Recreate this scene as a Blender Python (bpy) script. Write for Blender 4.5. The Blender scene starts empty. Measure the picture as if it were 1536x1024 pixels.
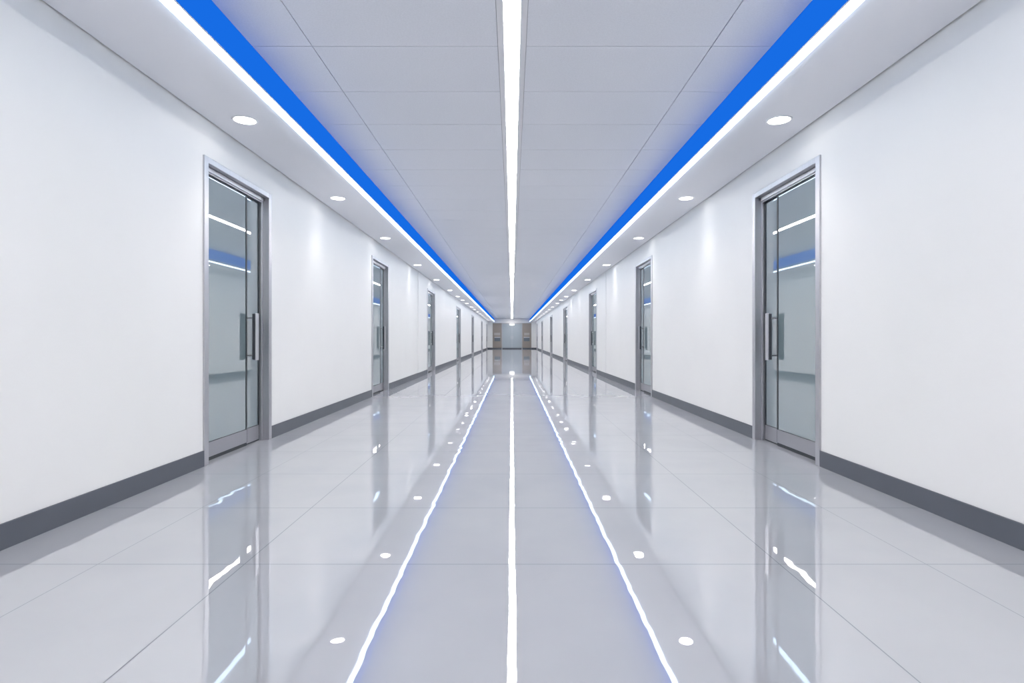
import bpy, bmesh, math, random
from mathutils import Vector
random.seed(4)
C = bpy.context.scene.collection
FPX = 850.0          # focal length in pixels of the 1536 px frame
W = 2.40             # half width of the corridor
CAMZ = 0.99
SOF = 2.71           # underside of the side soffits
CEIL = 2.99          # main tiled ceiling
COVE = 1.775         # half distance between the blue coves
END = 56.2
BACK = -5.0

# ------------------------------------------------------------------ helpers
def nbm(): return bmesh.new()

def bx(bm, x0, x1, y0, y1, z0, z1, bev=0.0, seg=2):
    if x0 > x1: x0, x1 = x1, x0
    if y0 > y1: y0, y1 = y1, y0
    vs = [bm.verts.new((x, y, z)) for x in (x0, x1) for y in (y0, y1) for z in (z0, z1)]
    F = [(0,1,3,2), (4,6,7,5), (0,4,5,1), (2,3,7,6), (0,2,6,4), (1,5,7,3)]
    fs = [bm.faces.new([vs[i] for i in f]) for f in F]
    if bev > 0:
        es = list({e for f in fs for e in f.edges})
        bmesh.ops.bevel(bm, geom=es, offset=bev, segments=seg, affect='EDGES', profile=0.5)

def lathe(bm, prof, n=32, cx=0, cy=0, close=False):
    """prof: list of (r, z); r == 0 makes a pole"""
    rings = []
    for r, z in prof:
        if r <= 1e-6: rings.append([bm.verts.new((cx, cy, z))])
        else: rings.append([bm.verts.new((cx+r*math.cos(2*math.pi*i/n), cy+r*math.sin(2*math.pi*i/n), z)) for i in range(n)])
    for a, b in zip(rings[:-1], rings[1:]):
        for i in range(n):
            j = (i+1) % n
            if len(a) == 1 and len(b) == 1: continue
            if len(a) == 1: bm.faces.new((a[0], b[i], b[j]))
            elif len(b) == 1: bm.faces.new((a[i], b[0], a[j]))
            else: bm.faces.new((a[i], b[i], b[j], a[j]))

def tube_x(bm, x0, x1, cy, cz, r, n=16):
    A = []
    for x in (x0, x1):
        A.append([bm.verts.new((x, cy+r*math.cos(2*math.pi*i/n), cz+r*math.sin(2*math.pi*i/n))) for i in range(n)])
    for i in range(n):
        j = (i+1) % n
        bm.faces.new((A[0][i], A[0][j], A[1][j], A[1][i]))
    bm.faces.new(A[0]); bm.faces.new(A[1])

def obj(name, bm, m, parent=None, loc=None, smooth=False):
    bmesh.ops.recalc_face_normals(bm, faces=bm.faces[:])
    me = bpy.data.meshes.new(name)
    bm.to_mesh(me); bm.free()
    if isinstance(m, (list, tuple)):
        for k in m: me.materials.append(k)
    else: me.materials.append(m)
    if smooth:
        for p in me.polygons: p.use_smooth = True
    o = bpy.data.objects.new(name, me); C.objects.link(o)
    if parent: o.parent = parent
    if loc: o.location = loc
    return o

def tag(o, label=None, cat=None, group=None, kind=None):
    if label: o['label'] = label
    if cat: o['category'] = cat
    if group: o['group'] = group
    if kind: o['kind'] = kind
    return o

def empty(name, loc):
    o = bpy.data.objects.new(name, None); C.objects.link(o)
    o.location = loc; o.empty_display_size = 0.1
    return o

# ---------------------------------------------------------------- materials
def mat(name, col, rough=0.5, metal=0.0, spec=0.5, ior=None, coat=0.0, coatr=0.03):
    m = bpy.data.materials.new(name); m.use_nodes = True
    b = m.node_tree.nodes['Principled BSDF']
    b.inputs['Base Color'].default_value = (*col, 1)
    b.inputs['Roughness'].default_value = rough
    b.inputs['Metallic'].default_value = metal
    b.inputs['Specular IOR Level'].default_value = spec
    if ior: b.inputs['IOR'].default_value = ior
    if coat:
        b.inputs['Coat Weight'].default_value = coat
        b.inputs['Coat Roughness'].default_value = coatr
    return m, m.node_tree, b

def emis(name, col, s):
    m = bpy.data.materials.new(name); m.use_nodes = True
    nt = m.node_tree; nt.nodes.clear()
    e = nt.nodes.new('ShaderNodeEmission'); o = nt.nodes.new('ShaderNodeOutputMaterial')
    e.inputs[0].default_value = (*col, 1); e.inputs[1].default_value = s
    nt.links.new(e.outputs[0], o.inputs[0])
    return m

def vary(nt, b, col, amt, scale, bump=0.0, bscale=200, dist=0.001, stretch=None):
    """soft mottling of the base colour plus a fine surface bump"""
    tc = nt.nodes.new('ShaderNodeTexCoord'); src = tc.outputs['Object']
    if stretch:
        mp = nt.nodes.new('ShaderNodeMapping'); mp.inputs['Scale'].default_value = stretch
        nt.links.new(src, mp.inputs[0]); src = mp.outputs[0]
    n = nt.nodes.new('ShaderNodeTexNoise'); n.inputs['Scale'].default_value = scale; n.inputs['Detail'].default_value = 4
    nt.links.new(src, n.inputs['Vector'])
    r = nt.nodes.new('ShaderNodeValToRGB')
    r.color_ramp.elements[0].position = 0.3; r.color_ramp.elements[1].position = 0.7
    r.color_ramp.elements[0].color = (*[c*(1-amt) for c in col], 1)
    r.color_ramp.elements[1].color = (*[min(1, c*(1+amt)) for c in col], 1)
    nt.links.new(n.outputs[0], r.inputs[0]); nt.links.new(r.outputs[0], b.inputs['Base Color'])
    if bump:
        n2 = nt.nodes.new('ShaderNodeTexNoise'); n2.inputs['Scale'].default_value = bscale; n2.inputs['Detail'].default_value = 3
        nt.links.new(src, n2.inputs['Vector'])
        bp = nt.nodes.new('ShaderNodeBump'); bp.inputs['Strength'].default_value = bump; bp.inputs['Distance'].default_value = dist
        nt.links.new(n2.outputs[0], bp.inputs['Height']); nt.links.new(bp.outputs[0], b.inputs['Normal'])

wall_m, nt, b = mat('white wall paint', (0.80, 0.80, 0.797), 0.42, spec=0.35)
vary(nt, b, (0.80, 0.80, 0.797), 0.012, 1.5, 0.12, 260, 0.0006)
soff_m, nt, b = mat('soffit paint', (0.80, 0.81, 0.855), 0.6, spec=0.3)
tile_m, nt, b = mat('mineral ceiling tile', (0.74, 0.76, 0.81), 0.9, spec=0.2)
vary(nt, b, (0.74, 0.76, 0.81), 0.035, 90, 0.25, 220, 0.0008)
dark_m, _, _ = mat('dark void', (0.05, 0.052, 0.06), 0.8)
grid_m, _, _ = mat('ceiling tile seam backing', (0.22, 0.23, 0.26), 0.8)
base_m, nt, b = mat('slate baseboard vinyl', (0.088, 0.099, 0.122), 0.45)
vary(nt, b, (0.088, 0.099, 0.122), 0.05, 3)
steel_m, nt, b = mat('brushed stainless steel', (0.56, 0.56, 0.585), 0.36, metal=1.0)
vary(nt, b, (0.56, 0.56, 0.585), 0.05, 4, 0.0, stretch=(40, 40, 1))
rail_m, nt, b = mat('satin steel rail', (0.42, 0.42, 0.45), 0.42, metal=0.85)
handle_m, _, _ = mat('satin handle steel', (0.58, 0.58, 0.61), 0.35, metal=1.0)
core_m, _, _ = mat('anthracite handle core', (0.045, 0.05, 0.06), 0.4)
seal_m, _, _ = mat('black seal and gap shade', (0.022, 0.028, 0.034), 0.5)
glass_m, nt, b = mat('teal tinted mirror glass', (0.205, 0.27, 0.29), 0.012, ior=3.8)
trim_w, _, _ = mat('white lamp trim', (0.85, 0.86, 0.88), 0.4)
slot_m, _, _ = mat('aluminium light channel', (0.72, 0.73, 0.76), 0.5)
panel_m, nt, b = mat('taupe steel wall cladding', (0.30, 0.265, 0.24), 0.5, metal=0.2)
edoor_m, nt, b = mat('blue grey door steel', (0.36, 0.41, 0.46), 0.5, metal=0.1)
plate_m, _, _ = mat('pale plate', (0.42, 0.39, 0.39), 0.4)
box_m, _, _ = mat('slate box', (0.13, 0.16, 0.20), 0.4)

strip_e = emis('linear lamp diffuser', (1.0, 0.96, 0.91), 42.0)
led_e = emis('blue white led tape', (0.60, 0.79, 1.0), 5.5)
cove_e = emis('backlit blue acrylic', (0.0075, 0.133, 0.68), 1.0)
dome_e = emis('bulkhead lamp dome', (1.0, 0.985, 0.96), 2.5)
lens_e = emis('downlight lens', (1.0, 0.985, 0.96), 12.0)

# polished floor tiles: joints and slight tile by tile waviness
floor_m, nt, b = mat('polished porcelain floor', (0.56, 0.57, 0.60), 0.008, ior=3.6)
L = nt.links.new
def node(t, **k):
    n = nt.nodes.new(t)
    for a, v in k.items(): setattr(n, a, v)
    return n
def mth(op, a, b_=None, c=None):
    n = node('ShaderNodeMath', operation=op)
    for i, v in enumerate((a, b_, c)):
        if v is None: continue
        if isinstance(v, (int, float)): n.inputs[i].default_value = v
        else: L(v, n.inputs[i])
    return n.outputs[0]
tc = node('ShaderNodeTexCoord'); sp = node('ShaderNodeSeparateXYZ'); L(tc.outputs['Object'], sp.inputs[0])
X, Y = sp.outputs[0], sp.outputs[1]
aX = mth('ABSOLUTE', X)
j1 = mth('LESS_THAN', mth('ABSOLUTE', mth('SUBTRACT', aX, 1.176)), 0.0022)
j2 = mth('LESS_THAN', mth('ABSOLUTE', mth('SUBTRACT', aX, 1.82)), 0.0016)
yy = mth('SUBTRACT', mth('PINGPONG', mth('SUBTRACT', Y, 2.49-0.83*20), 0.415), 0.0)
j3 = mth('MULTIPLY', mth('LESS_THAN', yy, 0.0026), mth('GREATER_THAN', Y, 2.0))
joint = mth('MINIMUM', mth('ADD', mth('ADD', j1, j2), j3), 1.0)
nz = node('ShaderNodeTexNoise'); nz.inputs['Scale'].default_value = 2.2; nz.inputs['Detail'].default_value = 6
L(tc.outputs['Object'], nz.inputs['Vector'])
rp = node('ShaderNodeValToRGB')
rp.color_ramp.elements[0].position = .3; rp.color_ramp.elements[1].position = .7
rp.color_ramp.elements[0].color = (0.395, 0.40, 0.44, 1); rp.color_ramp.elements[1].color = (0.42, 0.425, 0.46, 1)
L(nz.outputs[0], rp.inputs[0])
mx = node('ShaderNodeMix', data_type='RGBA')
L(joint, mx.inputs[0]); L(rp.outputs[0], mx.inputs[6]); mx.inputs[7].default_value = (0.17, 0.18, 0.205, 1)
L(mx.outputs[2], b.inputs['Base Color'])
L(mth('ADD', mth('MULTIPLY', joint, 0.3), 0.008), b.inputs['Roughness'])
L(mth('MULTIPLY', mth('SUBTRACT', 1.0, joint), 0.5), b.inputs['Specular IOR Level'])
n3 = node('ShaderNodeTexNoise'); n3.inputs['Scale'].default_value = 2.6; n3.inputs['Detail'].default_value = 1.5
mp = node('ShaderNodeMapping'); mp.inputs['Scale'].default_value = (1.0, 1.6, 1.0)
L(tc.outputs['Object'], mp.inputs[0]); L(mp.outputs[0], n3.inputs['Vector'])
bp = node('ShaderNodeBump'); bp.inputs['Strength'].default_value = 0.35; bp.inputs['Distance'].default_value = 0.0022
L(n3.outputs[0], bp.inputs['Height']); L(bp.outputs[0], b.inputs['Normal'])

# -------------------------------------------------------------- door layout
NEAR = [461, 209.5, 126.5, 83.0, 60.5, 46.0, 38.4]
FARX = [360.3, 184.5, 115.0, 76.7, 57.0, 44.0, 37.1]
UF = W - 0.014                       # front of the door frame
doors = [(FPX*UF/a, FPX*UF/b_) for a, b_ in zip(NEAR, FARX)]
DH = 2.42
OPENW = []                           # wall openings

# ---------------------------------------------------------------- the shell
bm = nbm(); bx(bm, -W-0.25, W+0.25, BACK-0.2, END+0.2, -0.1, 0)
tag(obj('floor', bm, floor_m), 'glossy pale grey tiled corridor floor reflecting the lights', 'floor', kind='structure')

for s, side in ((-1, 'left'), (1, 'right')):
    bm = nbm(); y = BACK
    for a, c in doors:
        bx(bm, s*W, s*(W+0.2), y, a+0.02, 0, 3.1)
        bx(bm, s*W, s*(W+0.2), a+0.02, c-0.02, DH-0.02, 3.1)
        y = c-0.02
    bx(bm, s*W, s*(W+0.2), y, END, 0, 3.1)
    tag(obj('wall_'+side, bm, wall_m), 'white painted %s wall of the corridor with glass doors' % side, 'wall', kind='structure')
    bm = nbm(); y = BACK+0.012
    for a, c in doors:
        bx(bm, s*(W-0.012), s*W, y, a-0.0005, 0, 0.122)
        y = c+0.0005
    bx(bm, s*(W-0.012), s*W, y, END-0.012, 0, 0.122)
    tag(obj('baseboard_'+side, bm, base_m), 'dark slate grey baseboard along the %s wall' % side, 'baseboard', kind='structure')
    # shallow pilaster between the second and third doors
    bm = nbm(); bx(bm, s*(W-0.010), s*W, 14.45, 15.35, 0.122, SOF-0.002)
    tag(obj('trim_%d' % (1 if s < 0 else 2), bm, wall_m), 'shallow white wall strip before the third %s door' % side, 'trim', kind='structure')

bm = nbm(); bx(bm, -W, W, END, END+0.2, 0, 3.1)
tag(obj('wall_end', bm, wall_m), 'white end wall above and beside the grey double door', 'wall', kind='structure')
bm = nbm(); bx(bm, -W, W, BACK-0.2, BACK, 0, 3.1)
tag(obj('wall_back', bm, wall_m), 'plain white wall closing the corridor behind the camera', 'wall', kind='structure')
bm = nbm()
for s in (-1, 1): bx(bm, s*1.935, s*(W-0.012), END-0.012, END, 0, 0.11)
tag(obj('baseboard_end', bm, base_m), 'dark baseboard at both sides of the end door', 'baseboard', kind='structure')

# ceiling: tiles in one mesh, soffits as parts
TD = 0.708; GX = 1.366; SL = 0.097; y0 = FPX*2.0/438.5
bm = nbm()
k = math.floor((BACK-y0)/TD)
g = 0.003
y = y0 + k*TD
while y < END:
    a, c = max(y+g, BACK), min(y+TD-g, END)
    if c-a > 0.02:
        for s in (-1, 1):
            bx(bm, s*(SL+0.001), s*(GX-g), a, c, CEIL, CEIL+0.015)
            bx(bm, s*(GX+g), s*COVE, a, c, CEIL, CEIL+0.015)
    y += TD
ceil = tag(obj('ceiling', bm, tile_m), 'recessed grey white tiled corridor ceiling', 'ceiling', kind='structure')
bm = nbm(); bx(bm, -W, W, BACK, END, CEIL+0.016, CEIL+0.05)
obj('seam_backing', bm, grid_m, ceil)
for s in (-1, 1):
    bm = nbm(); bx(bm, s*(COVE+0.010), s*(W-0.014), BACK, END, SOF, SOF+0.03)
    o = obj('soffit', bm, soff_m, ceil); o['label'] = 'smooth white %s soffit with downlights' % ('left' if s < 0 else 'right')
    bm = nbm(); bx(bm, s*(COVE+0.012), s*W, BACK, END, SOF+0.06, SOF+0.08)
    obj('soffit_backing', bm, dark_m, ceil)

# --------------------------------------------------------------- light lines
r = empty('linear_ceiling_light', (0, 0, CEIL))
tag(r, 'long white light line down the middle of the tiled ceiling', 'ceiling light')
bm = nbm(); bx(bm, -0.052, 0.052, BACK+0.02, END-0.6, 0.004, 0.012)
obj('diffuser', bm, strip_e, r)
bm = nbm()
for s in (-1, 1): bx(bm, s*0.053, s*(SL-0.002), BACK, END-0.2, -0.002, 0.014)
bx(bm, -0.0529, 0.0529, END-0.599, END-0.2, -0.002, 0.014)
obj('channel', bm, slot_m, r)
for s, side in ((-1, 'left'), (1, 'right')):
    r = empty('cove_light', (s*COVE, 0, CEIL))
    tag(r, 'blue cove light with thin white edge along the %s side of the tiled ceiling' % side, 'cove light', 'blue cove lights')
    bm = nbm(); bx(bm, 0, s*0.0095, BACK, END-0.02, SOF+0.05-CEIL, -0.0005)
    q = obj('blue_panel', bm, cove_e, r); q['label'] = 'saturated blue glowing band'
    d = SOF-CEIL
    bm = nbm(); bx(bm, -s*0.055, s*0.0098, BACK, END-0.29, d+0.0002, d+0.010)
    bx(bm, -s*0.010, -s*0.0002, BACK, END-0.29, d+0.0098, d+0.050)
    q = obj('led_channel', bm, slot_m, r)
    bm = nbm(); bx(bm, -s*0.053, -s*0.0002, BACK, END-0.3, d-0.020, d, 0.005, 2)
    q = obj('led_strip', bm, led_e, r); q['label'] = 'thin bright white led strip'

# ---------------------------------------------------------------- downlights
zs = [4.457, 6.93, 9.68, 13.2, 16.5, 20.1, 23.0, 25.2, 27.4, 30.6]
xs = [2.10, 2.13, 2.165, 2.20, 2.20, 2.20, 2.20, 2.19, 2.19, 2.19]
while zs[-1] < 52: zs.append(zs[-1]+2.75); xs.append(2.19)
ordn = ['nearest','second','third','fourth','fifth','sixth','seventh','eighth','ninth','tenth','eleventh','twelfth',
        'thirteenth','fourteenth','fifteenth','sixteenth','seventeenth','eighteenth','nineteenth','twentieth']
ring_me = lens_me = None
spot = bpy.data.lights.new('downlight_spot', 'SPOT')
spot.energy = 19; spot.spot_size = math.radians(84); spot.spot_blend = 1.0; spot.shadow_soft_size = 0.06
spot.color = (1.0, 0.965, 0.915)
bm = nbm(); lathe(bm, [(0.082, -0.0045), (0.088, -0.007), (0.094, -0.006), (0.097, -0.001), (0.096, 0.0), (0.082, 0.0), (0.082, -0.0045)], 40)
tmp = obj('trim_ring', bm, trim_w, smooth=True); ring_me = tmp.data; bpy.data.objects.remove(tmp)
bm = nbm(); lathe(bm, [(0, -0.004), (0.079, -0.004), (0.081, -0.002), (0.081, 0.0), (0, 0.0)], 40)
tmp = obj('lens', bm, lens_e); lens_me = tmp.data; bpy.data.objects.remove(tmp)
def downlight(s, x, y, label):
    r = empty('recessed_downlight', (s*x, y, SOF))
    tag(r, label, 'downlight', 'downlights in the soffits')
    for nm, me in (('trim_ring', ring_me), ('lens', lens_me)):
        o = bpy.data.objects.new(nm, me); C.objects.link(o); o.parent = r
    lo = bpy.data.objects.new('lamp_beam', spot); C.objects.link(lo); lo.parent = r
    lo.location = (0, 0, -0.02)
for s, side in ((-1, 'left'), (1, 'right')):
    for i, (y, x) in enumerate(zip(zs, xs)):
        w = 'nearest' if i == 0 else ordn[i]+' nearest'
        downlight(s, x, y, 'round white downlight in the %s soffit, %s from the camera' % (side, w))
    for y, w in ((2.0, 'just outside the frame'), (-0.6, 'behind the camera')):
        downlight(s, 2.10, y, 'round white downlight in the %s soffit %s' % (side, w))

# --------------------------------------------------------------------- doors
UG = 2.462 - W                        # depth of the sliding glass behind the wall face
def make_door(s, idx, a, c, label):
    w = c - a
    r = empty('door_%d' % idx, (s*W, a, 0))
    tag(r, label, 'door', 'glass sliding doors along the corridor', 'structure')
    k = w/1.24
    k = min(k, 1.25)
    uf = UF - W
    J = 0.062*k
    # frame: face band standing proud of the wall, plus the deep reveal lining
    bm = nbm()
    bx(bm, s*uf, s*0.10, 0, J, 0, DH, 0.003)
    bx(bm, s*uf, s*0.10, w-J, w, 0, DH, 0.003)
    bx(bm, s*uf, s*0.10, J, w-J, DH-0.048, DH, 0.003)
    obj('door_frame', bm, steel_m, r)
    # stop bead on the far jamb and the head
    bm = nbm(); bx(bm, s*0.050, s*0.0995, w-J-0.020, w-J, 0, DH-0.05, 0.003)
    obj('door_stop', bm, steel_m, r)
    bm = nbm(); bx(bm, s*0.034, s*0.0995, J+0.001, w-J-0.021, DH-0.088, DH-0.050, 0.004)
    bx(bm, s*0.046, s*0.0995, J+0.001, w-J-0.021, DH-0.098, DH-0.088)
    obj('header_track', bm, steel_m, r)
    TOP = DH-0.099
    split = (5.262-doors[0][0])/(doors[0][1]-doors[0][0])*w
    far = w-J-0.022
    def leaf(name, y0, y1, u0, zb):
        t = 0.020
        bm = nbm(); bx(bm, s*(u0+0.004), s*(u0+0.014), y0+0.001, y1-0.026, 0.153, TOP-0.013)
        g_ = obj(name, bm, glass_m, r)
        g_['label'] = 'grey green tinted reflective glass'
        bm = nbm(); bx(bm, s*u0, s*(u0+t), y0, y1-0.006, zb, 0.150, 0.002)
        obj('bottom_rail', bm, rail_m, g_)
        bm = nbm()
        bx(bm, s*(u0+0.001), s*(u0+t), y1-0.026, y1, 0.1502, TOP)
        bx(bm, s*(u0+0.001), s*(u0+t), y1-0.006, y1, zb, 0.1502)
        bx(bm, s*(u0+0.001), s*(u0+t), y0, y1-0.026, 0.1502, 0.1555)
        bx(bm, s*(u0+0.001), s*(u0+t), y0, y1-0.026, TOP-0.014, TOP)
        obj('edge_seal', bm, seal_m, g_)
    leaf('sliding_glass_panel', J+0.002, split, UG-0.004, 0.030)
    leaf('fixed_glass_panel', split+0.001, far, UG+0.012, 0.012)
    bm = nbm()  # black strips added below the leaves, standing in for shade in the gap
    bx(bm, s*(UG+0.002), s*(UG+0.010), J+0.002, split, 0.0005, 0.0298)
    bx(bm, s*(UG+0.016), s*(UG+0.024), split, far, 0.0005, 0.0118)
    obj('gap_shade_strip', bm, seal_m, r)
    # pull handle
    hy = split + 0.045; hu = UG+0.008-0.066
    bm = nbm(); bx(bm, s*(hu-0.012), s*(hu+0.018), hy-0.030, hy+0.032, 0.795, 1.225, 0.008, 3)
    h = obj('pull_handle', bm, core_m, r); h['label'] = 'vertical pull bar, dark core with a pale steel face'
    bm = nbm(); bx(bm, s*(hu-0.018), s*(hu-0.0122), hy-0.030, hy+0.036, 0.790, 1.230, 0.002)
    obj('face_plate', bm, handle_m, h)
    for zz in (0.835, 1.185):
        bm = nbm(); tube_x(bm, s*(hu+0.018), s*(UG+0.016), hy, zz, 0.008)
        obj('handle_post', bm, steel_m, h)
    return r
nth = ['nearest', 'second', 'third', 'fourth', 'fifth', 'sixth', 'seventh and farthest']
for j, (a, c) in enumerate(doors):
    for s, side in ((-1, 'left'), (1, 'right')):
        make_door(s, 2*j+(1 if s < 0 else 2), a, c,
                  'steel framed tinted glass sliding door, %s on the %s wall' % (nth[j], side))

# -------------------------------------------------------------- end doorway
P = 1.92; T = 2.545; yF = END
r = empty('door_15', (0, yF, 0))
tag(r, 'blue grey double door at the far end between taupe steel panels', 'door', kind='structure')
for s in (-1, 1):
    bm = nbm(); bx(bm, s*1.03, s*P, -0.03, 0, 0.10, T-0.02, 0.004)
    q = obj('side_panel', bm, panel_m, r); q['label'] = 'taupe grey steel side panel'
    bm = nbm(); bx(bm, s*0.005, s*0.955, -0.035, 0, 0.10, T-0.09, 0.004)
    q = obj('door_leaf', bm, edoor_m, r)
    bm = nbm(); bx(bm, s*0.06, s*0.10, -0.075, -0.035, 0.95, 1.30, 0.004)
    obj('push_bar', bm, steel_m, q)
bm = nbm()
for s in (-1, 1): bx(bm, s*0.957, s*1.028, -0.05, 0, 0.0, T-0.088, 0.003)
bx(bm, -P, P, -0.05, 0, T-0.018, T+0.02, 0.003)
bx(bm, -1.028, 1.028, -0.05, 0, T-0.087, T-0.02, 0.003)
q = obj('door_frame', bm, rail_m, r)
bm = nbm()
bx(bm, -0.955, 0.955, -0.045, 0, 0, 0.098)
for s in (-1, 1): bx(bm, s*1.03, s*1.93, -0.045, 0, 0, 0.098)
q = obj('kick_plate', bm, base_m, r); q['label'] = 'dark kick plate along the floor'
# plates and boxes on the side panels
for s, side in ((-1, 'left'), (1, 'right')):
    bm = nbm(); bx(bm, -0.30 if s < 0 else -0.26, 0.30 if s < 0 else 0.26, -0.02, 0, -0.13, 0.13, 0.004)
    q = obj('wall_plate', bm, plate_m, None, (s*1.47, yF-0.0305, 1.46))
    tag(q, 'pale metal plate on the %s taupe panel beside the end door' % side, 'wall plate')
    r = empty('control_box', (s*1.45, yF-0.0305, 1.0))
    tag(r, 'dark slate box below the pale plate, %s of the end door' % side, 'box')
    bm = nbm(); bx(bm, -0.29, 0.29, -0.06, 0, -0.24, 0.10, 0.012)
    obj('box_body', bm, box_m, r)
    bm = nbm(); bx(bm, -0.29, 0.29, -0.075, 0, 0.102, 0.19, 0.006)
    obj('box_lid', bm, steel_m, r)
r = empty('bulkhead_lamp', (0, yF-0.0505, 2.40))
tag(r, 'small glowing oval lamp above the end double door', 'lamp')
bm = nbm(); lathe(bm, [(0, 0.0), (0.25, 0.0), (0.25, 0.03), (0.20, 0.07), (0.1, 0.09), (0, 0.095)], 32)
for v in bm.verts:
    x, y, z = v.co; v.co = (x, -z-0.02, y*0.34)
obj('lamp_dome', bm, dome_e, r, smooth=True)
bm = nbm(); bx(bm, -0.26, 0.26, -0.02, 0, -0.09, 0.09, 0.008)
obj('lamp_base', bm, trim_w, r)

# ---------------------------------------------------------------- world, cam
w = bpy.data.worlds.new('world'); bpy.context.scene.world = w; w.use_nodes = True
w.node_tree.nodes['Background'].inputs[0].default_value = (0.02, 0.022, 0.025, 1)
cam = bpy.data.cameras.new('camera'); co = bpy.data.objects.new('camera', cam); C.objects.link(co)
cam.sensor_width = 36; cam.lens = FPX/1536*36; cam.shift_y = -4/1536; cam.clip_end = 200; cam.clip_start = 0.05
co.location = (0, 0, CAMZ); co.rotation_euler = (math.radians(90), 0, 0)
sc = bpy.context.scene; sc.camera = co
sc.view_settings.view_transform = 'Standard'; sc.view_settings.look = 'None'
sc.view_settings.gamma = 1; sc.view_settings.use_curve_mapping = False
sc.view_settings.exposure = 0.2
